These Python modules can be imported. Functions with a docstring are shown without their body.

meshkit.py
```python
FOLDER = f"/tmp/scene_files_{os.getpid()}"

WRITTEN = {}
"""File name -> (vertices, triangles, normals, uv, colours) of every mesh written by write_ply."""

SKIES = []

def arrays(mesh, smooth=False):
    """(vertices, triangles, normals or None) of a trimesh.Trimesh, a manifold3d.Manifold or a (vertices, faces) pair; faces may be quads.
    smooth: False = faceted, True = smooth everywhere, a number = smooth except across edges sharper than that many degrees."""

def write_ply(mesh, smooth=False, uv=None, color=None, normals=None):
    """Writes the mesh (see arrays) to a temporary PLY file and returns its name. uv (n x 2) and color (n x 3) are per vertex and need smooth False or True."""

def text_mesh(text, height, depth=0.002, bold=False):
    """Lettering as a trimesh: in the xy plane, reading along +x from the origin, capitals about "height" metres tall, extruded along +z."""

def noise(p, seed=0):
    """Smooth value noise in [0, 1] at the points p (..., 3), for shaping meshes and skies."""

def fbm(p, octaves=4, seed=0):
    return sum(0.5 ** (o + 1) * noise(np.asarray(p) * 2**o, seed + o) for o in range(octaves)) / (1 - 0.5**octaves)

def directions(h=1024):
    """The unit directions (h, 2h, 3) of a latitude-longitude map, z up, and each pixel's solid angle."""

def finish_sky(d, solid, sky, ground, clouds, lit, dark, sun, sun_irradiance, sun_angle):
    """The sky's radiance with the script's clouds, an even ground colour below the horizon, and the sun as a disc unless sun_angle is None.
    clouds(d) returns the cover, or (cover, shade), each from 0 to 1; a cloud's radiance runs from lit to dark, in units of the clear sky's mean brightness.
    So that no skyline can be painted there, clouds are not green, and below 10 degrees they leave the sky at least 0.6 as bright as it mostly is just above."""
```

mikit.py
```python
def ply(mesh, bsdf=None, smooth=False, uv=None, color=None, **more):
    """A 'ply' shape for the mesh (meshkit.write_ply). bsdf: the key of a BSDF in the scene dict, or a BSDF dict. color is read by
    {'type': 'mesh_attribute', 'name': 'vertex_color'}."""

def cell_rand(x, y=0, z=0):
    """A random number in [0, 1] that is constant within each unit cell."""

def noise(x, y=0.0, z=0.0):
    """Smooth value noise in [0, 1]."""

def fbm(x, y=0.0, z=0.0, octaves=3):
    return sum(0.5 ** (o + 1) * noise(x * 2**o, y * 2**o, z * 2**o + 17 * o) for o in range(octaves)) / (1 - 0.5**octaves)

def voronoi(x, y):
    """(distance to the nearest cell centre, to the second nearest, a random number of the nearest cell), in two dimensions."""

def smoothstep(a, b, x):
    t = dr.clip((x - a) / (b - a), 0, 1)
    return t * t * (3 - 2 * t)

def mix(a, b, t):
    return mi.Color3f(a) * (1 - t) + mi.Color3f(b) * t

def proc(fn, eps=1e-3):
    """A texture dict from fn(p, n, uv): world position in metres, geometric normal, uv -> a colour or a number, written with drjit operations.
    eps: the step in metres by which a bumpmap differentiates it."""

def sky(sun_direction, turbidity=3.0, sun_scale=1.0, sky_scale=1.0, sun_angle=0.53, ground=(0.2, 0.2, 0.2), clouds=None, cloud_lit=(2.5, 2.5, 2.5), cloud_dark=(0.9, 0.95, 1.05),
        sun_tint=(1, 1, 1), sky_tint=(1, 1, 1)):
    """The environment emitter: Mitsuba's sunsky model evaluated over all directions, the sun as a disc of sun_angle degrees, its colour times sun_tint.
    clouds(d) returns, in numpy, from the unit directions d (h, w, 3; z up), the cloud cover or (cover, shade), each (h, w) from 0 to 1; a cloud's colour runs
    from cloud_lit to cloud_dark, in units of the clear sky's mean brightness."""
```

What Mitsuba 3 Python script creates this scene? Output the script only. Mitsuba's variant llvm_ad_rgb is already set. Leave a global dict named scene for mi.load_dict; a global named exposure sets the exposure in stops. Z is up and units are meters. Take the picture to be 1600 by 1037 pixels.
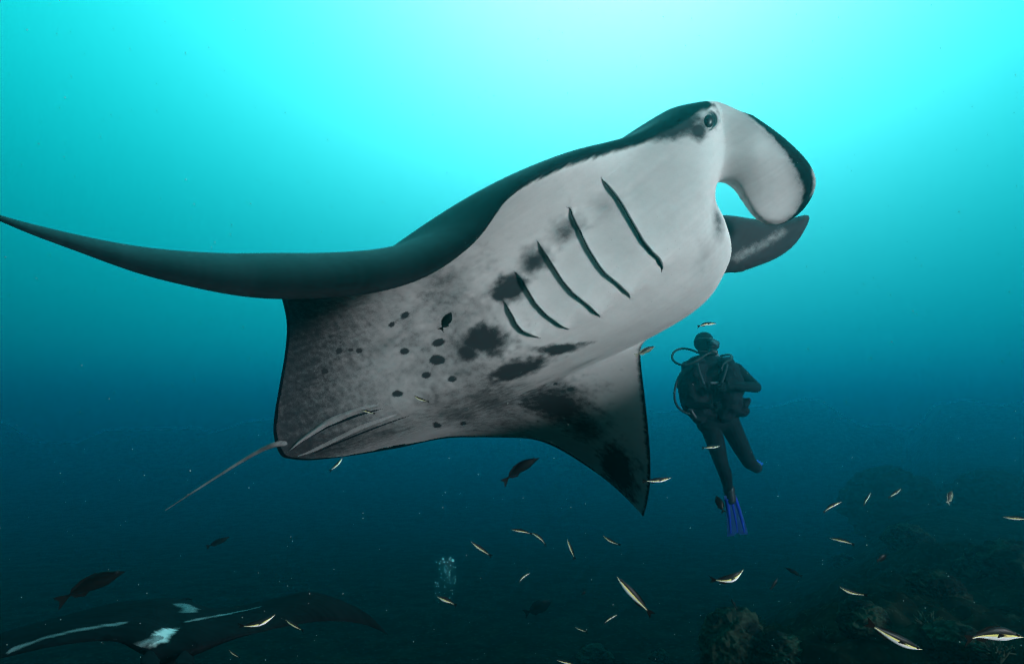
"""Underwater: a manta ray passes over a reef, a diver behind it, a second manta below, small fish around them."""
import math, random
import numpy as np, trimesh, manifold3d as m3, shapely, drjit as dr, mitsuba as mi, mikit, meshkit
from shapely.geometry import Polygon
from scipy.interpolate import PchipInterpolator, CubicSpline
from scipy.ndimage import gaussian_filter1d
from scipy.spatial import Delaunay, cKDTree
from scipy.sparse import coo_matrix
from mikit import noise, fbm, smoothstep, mix

T = mi.ScalarTransform4f
scene, labels = {}, {}
random.seed(4); rng = np.random.default_rng(4)

# ---------------------------------------------------------------- camera
PITCH = math.radians(8.0)
F = 800 / math.tan(math.radians(40))
CAM = np.array([0, 0, 10.0])
RIGHT, UP, FWD = np.array([1.0, 0, 0]), np.array([0, -math.sin(PITCH), math.cos(PITCH)]), np.array([0, math.cos(PITCH), math.sin(PITCH)])
scene['camera'] = {'type': 'perspective', 'fov': 80.0, 'near_clip': 0.05, 'far_clip': 900.0, 'medium': {'type': 'ref', 'id': 'water_medium'},
                   'to_world': T().look_at(origin=CAM.tolist(), target=(CAM + FWD).tolist(), up=[0, 0, 1])}

# ---------------------------------------------------------------- light constants
GLOW_AZ = 12.0
GLOW_EL = 46.0
CORE_W = 22.0
BROAD_W = 56.0
BROAD_B = 1.14
LOW_B = .46
SKY_B = 88.0
FLASH_B = 8.2
FLASH_DIR = [.71, -.66, .15]  # stands in for the unseen camera flash, not real daylight
FLASH_ANGLE = 8
FLASH_TINT = (.63, 1.0, 3.05)
LIT_R = .62
BROAD_BLUE = 0.99
EXPO = 0.0
SIGMA = [.054, .046, .037]
ALBEDO = [.03, .53, .68]
TOP = 14.0
HG = 0.93
# ---------------------------------------------------------------- light: the bright surface water above and ahead, the sky's sun set low behind on the right in place of the camera flash
def unit(v):
    return np.asarray(v, float) / np.linalg.norm(v)
GLOW = unit([math.sin(math.radians(GLOW_AZ)) * math.cos(math.radians(GLOW_EL)), math.cos(math.radians(GLOW_AZ)) * math.cos(math.radians(GLOW_EL)), math.sin(math.radians(GLOW_EL))])
def clouds(d):
    a = np.degrees(np.arccos(np.clip(d @ GLOW, -1, 1)))
    el = np.degrees(np.arcsin(d[..., 2]))
    core, broad = np.exp(-(a / CORE_W) ** 2), BROAD_B * (np.exp(-(a / BROAD_W) ** 2) + .05)
    q = np.clip((el - 4) / 36, 0, 1)
    total = (core + broad) / (1 + BROAD_B) * (LOW_B + (1 - LOW_B) * q * q * (3 - 2 * q))
    return total, 1 - core / (core + broad)
K_ = SKY_B * (1 + BROAD_B)
scene['sky'] = mikit.sky(FLASH_DIR, turbidity=3, sun_scale=FLASH_B, sky_scale=0.5, sun_angle=FLASH_ANGLE, sun_tint=FLASH_TINT, sky_tint=(.02, 1, 1), ground=(.02, .03, .04), clouds=clouds,
                         cloud_lit=(LIT_R * K_, K_, K_ * 1.02), cloud_dark=(0, K_, K_ * BROAD_BLUE))
exposure = EXPO

# ---------------------------------------------------------------- the water
scene['water_medium'] = {'type': 'homogeneous', 'sigma_t': {'type': 'rgb', 'value': SIGMA}, 'albedo': {'type': 'rgb', 'value': ALBEDO}, 'phase': {'type': 'hg', 'g': HG}}
scene['haze'] = {'type': 'cube', 'to_world': T().translate([0, 77, (TOP - 1) / 2]).scale([120, 80, (TOP + 1) / 2]), 'bsdf': {'type': 'null'}, 'interior': {'type': 'ref', 'id': 'water_medium'}}
labels['haze'] = {'kind': 'stuff', 'label': 'clear blue green sea water fading to teal with distance'}

def C(x, y, z):
    """A vector given as right, up, forward of the camera, in world axes."""
    return np.multiply.outer(np.asarray(x, float), RIGHT) + np.multiply.outer(np.asarray(y, float), UP) + np.multiply.outer(np.asarray(z, float), FWD)
def P(px, py, z):
    """The point seen at a pixel of the photograph, z metres ahead."""
    px, py, z = (np.asarray(a, float) for a in (px, py, z))
    return CAM + C((px - 800) / F * z, (518.5 - py) / F * z, z)
def pixel(p):
    d = np.asarray(p) - CAM; z = d @ FWD
    return np.stack([800 + F * (d @ RIGHT) / z, 518.5 - F * (d @ UP) / z], -1), z
# ---------------------------------------------------------------- the sea floor: one sheet, a reef slope that rises to the right
def ground(x, y):
    q = x - (1.2 + .70 * (y - 5))
    t = np.clip((q + 4.2) / 6.0, 0, 1); t = t * t * (3 - 2 * t)
    far = np.clip((y - 18) / 60, 0, 1)
    hills = np.exp(-((y - 108) / 20) ** 2) * (7.5 + 15.0 * (meshkit.fbm(np.stack([x / 26, x * 0, x * 0], -1), 3, 21) - .5) + 3.0 * (meshkit.fbm(np.stack([x / 5, y / 9, x * 0], -1), 3, 5) - .5))
    p = np.stack([x, y, x * 0], -1)
    rough = .75 * (meshkit.fbm(p * .45, 3, 5) - .5) + .42 * (meshkit.fbm(p * 1.7, 3, 9) - .5) + .22 * (meshkit.fbm(p * 6.0, 3, 2) - .5)
    deep = 4.3 + 4.0 * np.clip((y - 7) / 40, 0, 1)
    return np.minimum(13.4, 10 - deep + (deep - 2.05 - 1.7 * np.clip((y - 7) / 12, 0, 1)) * t + rough * (.25 + .95 * t) * np.clip(1.15 - (y - 10) / 16, .05, 1) + hills)
def spread(lo, hi, near_lo, near_hi, fine):
    core = np.arange(near_lo, near_hi, fine)
    out = lambda a, b: a + (b - a) * (np.linspace(0, 1, 130)[1:] ** 1.7)
    return np.r_[out(near_lo, lo)[::-1], core, out(near_hi, hi)]
gx, gy = spread(-116, 116, -3.5, 11, .06), spread(-2.8, 154, 2.5, 15, .06)
GX, GY = np.meshgrid(gx, gy, indexing='ij')
GZ = ground(GX, GY)
i = np.arange(GX.size).reshape(GX.shape)
quads = np.stack([i[:-1, :-1].ravel(), i[1:, :-1].ravel(), i[1:, 1:].ravel(), i[:-1, 1:].ravel()], 1)
def reef_color(p, n, uv):
    a = fbm(p.x * 2.2, p.y * 2.2, p.z * 2.2, 4); b = fbm(p.x * 14, p.y * 14, p.z * 14, 3); c = noise(p.x * 60, p.y * 60, p.z * 60)
    col = mix(mi.Color3f(.030, .036, .026), mi.Color3f(.085, .095, .060), smoothstep(.35, .7, a * .6 + b * .4))
    col = mix(col, mi.Color3f(.17, .17, .13), smoothstep(.60, .78, b * .7 + c * .3) * .6)
    return col * (.8 + .4 * c) * .16
scene['reef_surface'] = {'type': 'diffuse', 'reflectance': mikit.proc(reef_color)}
scene['sea_floor'] = mikit.ply((np.stack([GX, GY, GZ], -1).reshape(-1, 3), quads), 'reef_surface', smooth=True)
labels['sea_floor'] = {'kind': 'structure', 'label': 'dark rough reef slope under the water'}
# ---------------------------------------------------------------- helpers
def smooth01(a, b, x):
    t = np.clip((np.asarray(x, float) - a) / (b - a), 0, 1)
    return t * t * (3 - 2 * t)

def to_manifold(m):
    return m3.Manifold(m3.Mesh(np.asarray(m.vertices, np.float32), np.asarray(m.faces, np.uint32)))

def to_trimesh(man):
    o = man.to_mesh()
    return trimesh.Trimesh(np.asarray(o.vert_properties[:, :3], float), np.asarray(o.tri_verts), process=False)

def close_grid(top, bottom):
    """A closed mesh from two sheets (nu, nc, 3) that share their whole rim."""
    nu, nc = top.shape[:2]
    idx_t = np.arange(nu * nc).reshape(nu, nc)
    idx_b = idx_t + nu * nc
    idx_b[0], idx_b[-1], idx_b[:, 0], idx_b[:, -1] = idx_t[0], idx_t[-1], idx_t[:, 0], idx_t[:, -1]
    def quads(i, flip):
        a, b, c, d = i[:-1, :-1].ravel(), i[1:, :-1].ravel(), i[1:, 1:].ravel(), i[:-1, 1:].ravel()
        q = np.vstack([np.stack([a, b, c], 1), np.stack([a, c, d], 1)])
        return q[:, ::-1] if flip else q
    m = trimesh.Trimesh(np.vstack([top.reshape(-1, 3), bottom.reshape(-1, 3)]), np.vstack([quads(idx_t, False), quads(idx_b, True)]), process=False)
    m.merge_vertices(merge_tex=True, merge_norm=True, digits_vertex=7)
    m.update_faces(m.nondegenerate_faces()); m.remove_unreferenced_vertices()
    if m.volume < 0: m.invert()
    return m

def ray_disc(st, nu=240, nc=44):
    """The body and pectoral fins of a ray, swept from wing tip to wing tip. st rows: L px,py,z | T px,py,z | ventral normal (camera axes) | ventral, dorsal depth."""
    st = np.array(st, float)
    L, TT = P(*st[:, 0:3].T), P(*st[:, 3:6].T)
    step = np.linalg.norm(np.diff(L, axis=0), axis=1) + 0.25 * np.linalg.norm(np.diff(TT, axis=0), axis=1)
    t = np.concatenate([[0], np.cumsum(step ** 0.75)])
    t /= t[-1]
    s = np.linspace(0, 1, nu)
    f = lambda y: PchipInterpolator(t, y, axis=0)(s)
    def g(y):
        w = gaussian_filter1d(f(y), 1.6, axis=0, mode='nearest'); y = f(y); w[0], w[-1] = y[0], y[-1]; return w
    L, TT, N = g(L), g(TT), g(C(*st[:, 6:9].T))
    vb, db = g(st[:, 9]), g(st[:, 10])
    ch = TT - L
    N -= ch * (np.sum(N * ch, 1) / np.maximum(np.sum(ch * ch, 1), 1e-9))[:, None]
    N /= np.linalg.norm(N, axis=1, keepdims=True)
    c = (1 - np.cos(np.linspace(0, np.pi, nc))) / 2
    A = c ** .45 * (1 - c) ** 1.1; A /= A.max()
    B = c ** .5 * (1 - c) ** .9; B /= B.max()
    base = L[:, None] + c[None, :, None] * ch[:, None]
    ven = base + N[:, None] * (vb[:, None] * A)[..., None]
    dor = base - N[:, None] * (db[:, None] * B)[..., None]
    return ven, dor, s, c, ch, t

def pillow(outline, depth, thick, rim, step=5.0):
    """A fleshy flap: outline in pixels, depth(px, py) in metres, half thickness falling off within rim pixels of the edge."""
    pts = np.array(outline, float)
    d = np.r_[0, np.cumsum(np.linalg.norm(np.diff(np.vstack([pts, pts[:1]]), axis=0), axis=1))]
    cs = CubicSpline(d, np.vstack([pts, pts[:1]]), bc_type='periodic')
    ring = cs(np.linspace(0, d[-1], int(d[-1] / step), endpoint=False))
    poly = Polygon(ring).buffer(0)
    x0, y0, x1, y1 = poly.bounds
    gx, gy = np.meshgrid(np.arange(x0, x1, step), np.arange(y0, y1, step))
    gx = gx + (np.arange(gx.shape[0]) % 2)[:, None] * step / 2
    q = np.stack([gx.ravel(), gy.ravel()], 1)
    pt = shapely.points(q)
    q = q[shapely.contains(poly, pt) & (shapely.distance(poly.exterior, pt) > step * .6)]
    allp = np.vstack([ring, q])
    tri = Delaunay(allp).simplices
    cen = allp[tri].mean(1)
    tri = tri[shapely.contains(poly, shapely.points(cen))]
    a, b, cc = allp[tri[:, 0]], allp[tri[:, 1]], allp[tri[:, 2]]
    area = (b[:, 0] - a[:, 0]) * (cc[:, 1] - a[:, 1]) - (b[:, 1] - a[:, 1]) * (cc[:, 0] - a[:, 0])
    tri = np.where(area[:, None] > 0, tri, tri[:, ::-1])[np.abs(area) > 1e-6]
    dist = shapely.distance(poly.exterior, shapely.points(allp))
    dist[:len(ring)] = 0
    x = np.clip(dist / rim, 0, 1)
    h = thick * np.sqrt(np.clip(1 - (1 - x) ** 2, 0, 1))
    z = depth(allp[:, 0], allp[:, 1])
    front, back = P(allp[:, 0], allp[:, 1], z - h), P(allp[:, 0], allp[:, 1], z + h)
    nr, n = len(ring), len(allp)
    bi = np.arange(n) + n; bi[:nr] = np.arange(nr)
    m = trimesh.Trimesh(np.vstack([front, back]), np.vstack([tri, bi[tri][:, ::-1]]), process=False)
    m.remove_unreferenced_vertices()
    if m.volume < 0: m.invert()
    return m

def blend(parts, edge, seam_radius, rounds=25):
    """Union of closed meshes, evenly refined, its seams smoothed so that the pieces flow into each other."""
    man = to_manifold(parts[0])
    for p in parts[1:]: man = man + to_manifold(p)
    m = to_trimesh(man.refine_to_length(edge))
    m.merge_vertices(digits_vertex=6)
    m.update_faces(m.nondegenerate_faces()); m.remove_unreferenced_vertices()
    trees = []
    for p in parts:
        v, f = trimesh.remesh.subdivide_to_size(p.vertices, p.faces, edge * 1.5)
        trees.append(cKDTree(v))
    d = np.array([t.query(m.vertices)[0] for t in trees])
    near = np.sort(d, axis=0)
    w = np.zeros(len(m.vertices))
    if len(parts) > 1:
        seam = m.vertices[near[1] < edge * 1.6]
        w = smooth01(seam_radius, seam_radius * .3, cKDTree(seam).query(m.vertices)[0])
    e = m.edges_unique
    n = len(m.vertices)
    adj = coo_matrix((np.ones(2 * len(e)), (np.r_[e[:, 0], e[:, 1]], np.r_[e[:, 1], e[:, 0]])), shape=(n, n)).tocsr()
    deg = np.maximum(np.asarray(adj.sum(1)).ravel(), 1)[:, None]
    v = m.vertices.copy()
    for k in range(rounds):
        v = v + (w * .6)[:, None] * (adj @ v / deg - v)
    for k in range(3):                                            # a light taubin pass over everything
        v = v + .4 * (adj @ v / deg - v); v = v - .42 * (adj @ v / deg - v)
    m.vertices = v
    return m, np.argmin(d, axis=0), adj, deg

class OnSurface:
    """Finds the point of a mesh that stands behind a pixel of the photograph (used while modelling, to place slits, eyes and spots)."""
    def __init__(self, m):
        self.v, self.n = np.asarray(m.vertices), np.asarray(m.vertex_normals)
        self.q, z = pixel(self.v)
        face = np.sum(self.n * (self.v - CAM), 1) < 0
        self.keep = np.flatnonzero(face)
        self.z = z
        self.tree = cKDTree(self.q[self.keep])
    def __call__(self, pts):
        out, nor = [], []
        for p in np.atleast_2d(np.array(pts, float)):
            i = self.keep[self.tree.query_ball_point(p, 6.0)]
            if not len(i): i = self.keep[self.tree.query(p, 4)[1]]
            i = i[self.z[i] < self.z[i].min() + .12]
            w = 1 / (np.linalg.norm(self.q[i] - p, axis=1) + 1.0) ** 2
            zz = (self.z[i] * w).sum() / w.sum()
            out.append(P(p[0], p[1], zz)); nn = (self.n[i] * w[:, None]).sum(0); nor.append(nn / np.linalg.norm(nn))
        return np.array(out), np.array(nor)

def ring_tube(rings):
    """A closed mesh through rings (k, n, 3)."""
    k, n = rings.shape[:2]
    v = np.vstack([rings.reshape(-1, 3), rings[0].mean(0), rings[-1].mean(0)])
    f = []
    i = np.arange(n); j = (i + 1) % n
    for r in range(k - 1):
        a, b = r * n, (r + 1) * n
        f += [np.stack([a + i, a + j, b + j], 1), np.stack([a + i, b + j, b + i], 1)]
    f += [np.stack([i * 0 + k * n, j, i], 1), np.stack([i * 0 + k * n + 1, (k - 1) * n + i, (k - 1) * n + j], 1)]
    m = trimesh.Trimesh(v, np.vstack(f), process=False)
    if m.volume < 0: m.invert()
    return m

def tube(points, radii, n=10, smooth=True, m=40):
    """A round tapering tube through the points."""
    p, r = np.array(points, float), np.array(radii, float) * np.ones(len(points))
    if smooth and len(p) > 2:
        d = np.r_[0, np.cumsum(np.linalg.norm(np.diff(p, axis=0), axis=1))]; s = np.linspace(0, d[-1], m)
        p, r = CubicSpline(d, p)(s), np.interp(s, d, r)
    tg = np.gradient(p, axis=0); tg /= np.linalg.norm(tg, axis=1, keepdims=True)
    a = np.cross(tg[0], [.3, .2, .93]); a /= np.linalg.norm(a)
    ang = np.linspace(0, 2 * np.pi, n, endpoint=False); rings = []
    for q, t, rr in zip(p, tg, r):
        a = a - t * (a @ t); a /= np.linalg.norm(a); b = np.cross(t, a)
        rings.append(q + rr * (np.cos(ang)[:, None] * a + np.sin(ang)[:, None] * b))
    return ring_tube(np.array(rings))
# ---------------------------------------------------------------- the big manta
NC = (.17, -.71, -.67)
big = [
 (-45, 322, 1.38, -48, 326, 1.40, 0, -.96, .27, .004, .006),
 (30, 359, 1.40, 15, 348, 1.50, 0, -.96, .27, .0, .018),
 (110, 389, 1.45, 92, 370, 1.62, 0, -.96, .27, -.004, .03),
 (250, 437, 1.52, 215, 398, 1.85, 0, -.96, .27, -.01, .055),
 (400, 466, 1.62, 320, 410, 2.10, 0, -.96, .27, -.015, .08),
 (540, 464, 1.74, 395, 421, 2.33, 0, -.96, .27, -.02, .10),
 (650, 440, 1.86, 434, 452, 2.50, .05, -.99, .0, -.01, .115),
 (740, 380, 1.98, 447, 495, 2.62, .10, -.93, -.35, .02, .11),
 (806, 293, 2.13, 446, 545, 2.72, .14, -.84, -.52, .05, .13),
 (902, 240, 2.28, 436, 605, 2.80, .16, -.77, -.62, .09, .14),
 (1010, 206, 2.38, 428, 655, 2.86, *NC, .13, .115),
 (1062, 178, 2.38, 427, 675, 2.88, *NC, .16, .14),
 (1112, 147, 2.38, 429, 688, 2.89, *NC, .18, .18),
 (1122, 230, 2.40, 432, 698, 2.90, *NC, .20, .19),
 (1112, 290, 2.44, 436, 707, 2.90, *NC, .21, .20),
 (1130, 340, 2.52, 442, 714, 2.91, *NC, .20, .20),
 (1140, 390, 2.62, 456, 717, 2.93, *NC, .165, .20),
 (1128, 432, 2.72, 480, 719, 2.96, *NC, .12, .19),
 (1092, 475, 2.85, 515, 716, 3.00, *NC, .07, .18),
 (1045, 508, 2.95, 560, 710, 3.06, *NC, .04, .16),
 (1000, 545, 2.95, 620, 700, 3.46, .0, -.65, -.76, .0, .12),
 (1006, 610, 2.97, 710, 683, 3.72, -.4, -.57, -.75, -.012, .10),
 (1014, 690, 3.07, 820, 684, 3.82, -.55, -.4, -.7, -.01, .06),
 (1015, 760, 3.25, 920, 730, 3.74, -.55, -.4, -.7, -.008, .03),
 (1005, 806, 3.48, 1003, 804, 3.49, -.55, -.4, -.7, .003, .004)]
ven, dor, su, sc_, chord, big_t = ray_disc(big)
disc = close_grid(ven, dor)
near_lobe = [(1085,185),(1110,150),(1150,163),(1181,183),(1215,207),(1245,233),(1266,258),(1275,282),(1270,305),(1255,328),(1235,344),(1210,352),(1190,348),(1174,335),(1163,320),(1150,304),(1130,294),(1105,284),(1080,255)]
lobe1 = pillow(near_lobe, lambda x, y: 2.41 - .03 * smooth01(1090, 1180, x) + .05 * smooth01(1180, 1280, x) + .13 * smooth01(230, 360, y), .03, 15)
far_lobe = [(1100,345),(1130,336),(1165,340),(1200,344),(1240,340),(1264,337),(1256,362),(1240,384),(1216,402),(1180,417),(1150,428),(1100,436)]
lobe2 = pillow(far_lobe, lambda x, y: 2.78 + .12 * smooth01(1130, 1260, x), .05, 26)
body, which, adj, deg = blend([disc, lobe1, lobe2], .012, .12, 70)

on = OnSurface(body)
bv, bn = np.asarray(body.vertices).copy(), np.asarray(body.vertex_normals)
# --- where each vertex lies on the animal: signed distance from the leading edge (positive below, negative on the back)
clen = np.linalg.norm(chord, axis=1)
tv, td = cKDTree(ven.reshape(-1, 3)), cKDTree(dor.reshape(-1, 3))
dv, iv = tv.query(bv); dd, idd = td.query(bv)
below = dv < dd
gi = np.where(below, iv, idd)
gu, gc = gi // ven.shape[1], gi % ven.shape[1]
edge = sc_[gc] * clen[gu] * np.where(below, 1, -1)
t_of = lambda k: (np.linspace(0, 1, len(big)))[k]
st_t = np.interp(np.arange(len(big)), np.arange(len(big)), big_t)
v0 = np.interp(su[gu], st_t, [.05, .04, .035, .03, .03, .03, .025, .02, .02, .03, .03, .03, .02, -.02, -.03, -.05, -.05, -.04, -.01, .01, .012, .02, .024, .022, .02])
tone = edge - v0
rear = (1 - sc_[gc]) * clen[gu]
tone = np.where(below & (rear < .5), np.minimum(tone, (rear - .006) * 1.5 + .0), tone)
outer = P(*np.array([(1140, 154, 2.40), (1154, 158, 2.39), (1185, 178, 2.37), (1220, 200, 2.35), (1252, 227, 2.34), (1272, 253, 2.34), (1282, 282, 2.37), (1277, 308, 2.40), (1261, 332, 2.44), (1240, 348, 2.46)], float).T)
seg = np.vstack([np.linspace(a, b, 14) for a, b in zip(outer[:-1], outer[1:])])
wide = np.interp(np.linspace(0, 9, len(seg)), [0, 1, 2, 3, 4, 5, 6, 7, 8, 9], [.010, .018, .028, .036, .038, .034, .026, .020, .015, .010])
sideways = lambda q: np.stack([q @ RIGHT, q @ UP], 1) - np.stack([CAM @ RIGHT, CAM @ UP], 0)
do, io = cKDTree(sideways(seg)).query(sideways(bv))
lobe_tone = np.where(bn @ FWD > .25, -.08, (do - wide[io]) * 1.8)
tone = np.where(which == 1, lobe_tone, tone)
rim_grey = .20 + .42 * np.exp(-np.maximum(do - wide[io], 0) / .035)
streak = P(*np.array([(1150, 402, 2.74), (1185, 385, 2.78), (1225, 362, 2.82)], float).T)
ds = cKDTree(np.vstack([np.linspace(a, b, 12) for a, b in zip(streak[:-1], streak[1:])])).query(bv)[0]
tone = np.where(which == 2, .05, tone)
for k in range(5): tone = .4 * tone + .6 * (adj @ tone[:, None] / deg)[:, 0]
# --- dark blotches of the skin, plus painted soft shade on belly, wings and mouth edge: an ellipse (centre, radii, tilt in the pixels of the photograph) laid on the surface; strength; softness
spots = [(756, 530, 66, 46, -10, 1.15), (733, 552, 40, 28, 0, .95), (946, 322, 52, 34, 35, .36), (886, 362, 56, 30, 35, .62), (834, 408, 40, 30, 35, .85), (799, 450, 38, 32, 20, 1.15), (779, 462, 16, 14, 0, .9),
 (805, 580, 85, 22, 18, 1.2), (878, 545, 50, 12, 10, 1.3), (685, 535, 14, 8, 15, 1.6), (683, 562, 16, 9, 0, 1.8), (632, 549, 9, 6, 0, 1.5), (666, 586, 10, 7, 0, 1.5), (707, 592, 10, 7, 0, 1.5), (621, 615, 12, 6, 0, 1.4),
 (633, 492, 9, 6, 25, 1.4), (612, 507, 7, 5, 25, 1.2), (561, 548, 7, 5, 0, 1.4), (548, 547, 6, 4, 0, 1.), (530, 548, 7, 6, 0, 1.3), (531, 536, 4, 3, 0, 1.), (507, 580, 8, 6, 0, 1.4), (685, 668, 9, 5, 0, 1.2), (724, 662, 7, 4, 0, 1.1), (868, 600, 7, 4, 0, .9), (892, 608, 9, 5, 0, 1.),
 (690, 440, 90, 34, 25, .55), (630, 580, 70, 34, 20, .4), (520, 520, 110, 60, 10, .28), (868, 632, 118, 58, -22, .95), (770, 632, 120, 46, 10, .62), (965, 735, 75, 36, -58, 1.15), (912, 668, 60, 42, -30, .8), (560, 600, 90, 40, 15, .3), (600, 676, 130, 26, 10, .62), (725, 652, 120, 32, 12, .62), (505, 694, 80, 20, 8, .55), (480, 505, 60, 50, 0, .42),  # the wide faint ones paint shade and light falloff over real pigment
 (1058, 198, 72, 24, 20, 1.1), (1092, 203, 22, 26, 0, 1.0), (1122, 345, 16, 50, 8, .45), (1100, 400, 26, 60, -25, .3), (1180, 240, 40, 40, 0, .0)]
blot_shade = np.where(which == 0, .86 * smooth01(1.35, .05, rear) * (1 - .55 * smooth01(.62, .78, su[gu])), .06) * below  # grey towards the tail: light falloff painted in along with trailing pigment
wob1, wob2 = meshkit.fbm(bv * 13, 3, 3) - .5, meshkit.fbm(bv * 42, 3, 8) - .5
for px, py, rx, ry, tilt, amount in spots:
    amount *= 1.7 if rx < 17 else 1.3
    a = math.radians(tilt)
    ex, ey = np.array([math.cos(a), -math.sin(a)]), np.array([math.sin(a), math.cos(a)])
    s0, n0 = on([(px, py)]); s0, n0 = s0[0], n0[0]
    view = s0 - CAM
    def slide(d):                                                   # the step along the skin that shows as this step in the picture
        q = C(*( np.r_[d, 0.0] * [1, -1, 1])) * (view @ FWD) / F
        return q - view * (q @ n0) / (view @ n0)
    ea, eb = slide(ex * rx), slide(ey * ry)
    M = np.linalg.pinv(np.stack([ea, eb], 1))
    q = np.linalg.norm((bv - s0) @ M.T, axis=1)
    q = q * (1 + (.9 * wob1 + .45 * wob2) * (1 if rx > 17 else .8)) + (.25 * wob2 if rx > 17 else 0)
    reach = 1.3 * max(np.linalg.norm(ea), np.linalg.norm(eb))
    ok = (np.linalg.norm(bv - s0, axis=1) < reach) & (bn @ n0 > 0) & (which == 0)
    blot_shade = np.maximum(blot_shade, np.where(ok, amount * (1 - q), 0))
blot_shade = np.where(which == 1, rim_grey, blot_shade)
blot_shade = np.where(which == 2, np.clip(.66 + (ds - .006) / .10, .66, 1.05), blot_shade)
# --- gill slits: each gill cover swells towards its slit and drops behind it
slit_lines = [[(938,275),(942,283),(960,303),(975,325),(990,352),(1005,378),(1018,394),(1028,403),(1034,417),(1035,428)],
 [(884,323),(891,324),(893,335),(905,360),(920,390),(937,417),(946,428),(965,443),(980,457),(986,470)],
 [(838,374),(846,388),(862,412),(880,440),(895,458),(920,477),(935,492),(939,499)],
 [(802,422),(815,437),(826,455),(838,475),(855,493),(880,510),(892,517)],
 [(784,468),(791,476),(802,494),(807,506),(817,517),(845,529)]]
def along(line, step):
    q = np.array(line, float); d = np.r_[0, np.cumsum(np.linalg.norm(np.diff(q, axis=0), axis=1))]
    return np.stack([np.interp(np.arange(0, d[-1], step), d, q[:, k]) for k in (0, 1)], 1)
forward = C(.876, .425, -.226)
paths = []
for line in slit_lines:
    q2 = along(line, 2.0); w, wn = on(q2)
    zz = gaussian_filter1d((w - CAM) @ FWD, 8.0, mode='nearest'); paths.append(P(q2[:, 0], q2[:, 1], zz))
reach = cKDTree(np.vstack(paths))
att = {'a': np.stack([tone, blot_shade, below & (which == 0)], 1).astype(float)}
faces = np.asarray(body.faces)
for size in (.09, .05, .03):
    near = np.flatnonzero(reach.query(bv[faces].mean(1))[0] < size)
    bv, faces, att = trimesh.remesh.subdivide(bv, faces, face_index=near, vertex_attributes=att)[:3]
body = trimesh.Trimesh(bv, faces, process=False)
bv = np.array(body.vertices); bn = np.array(body.vertex_normals); tone, blot_shade, under = att['a'].T
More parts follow.
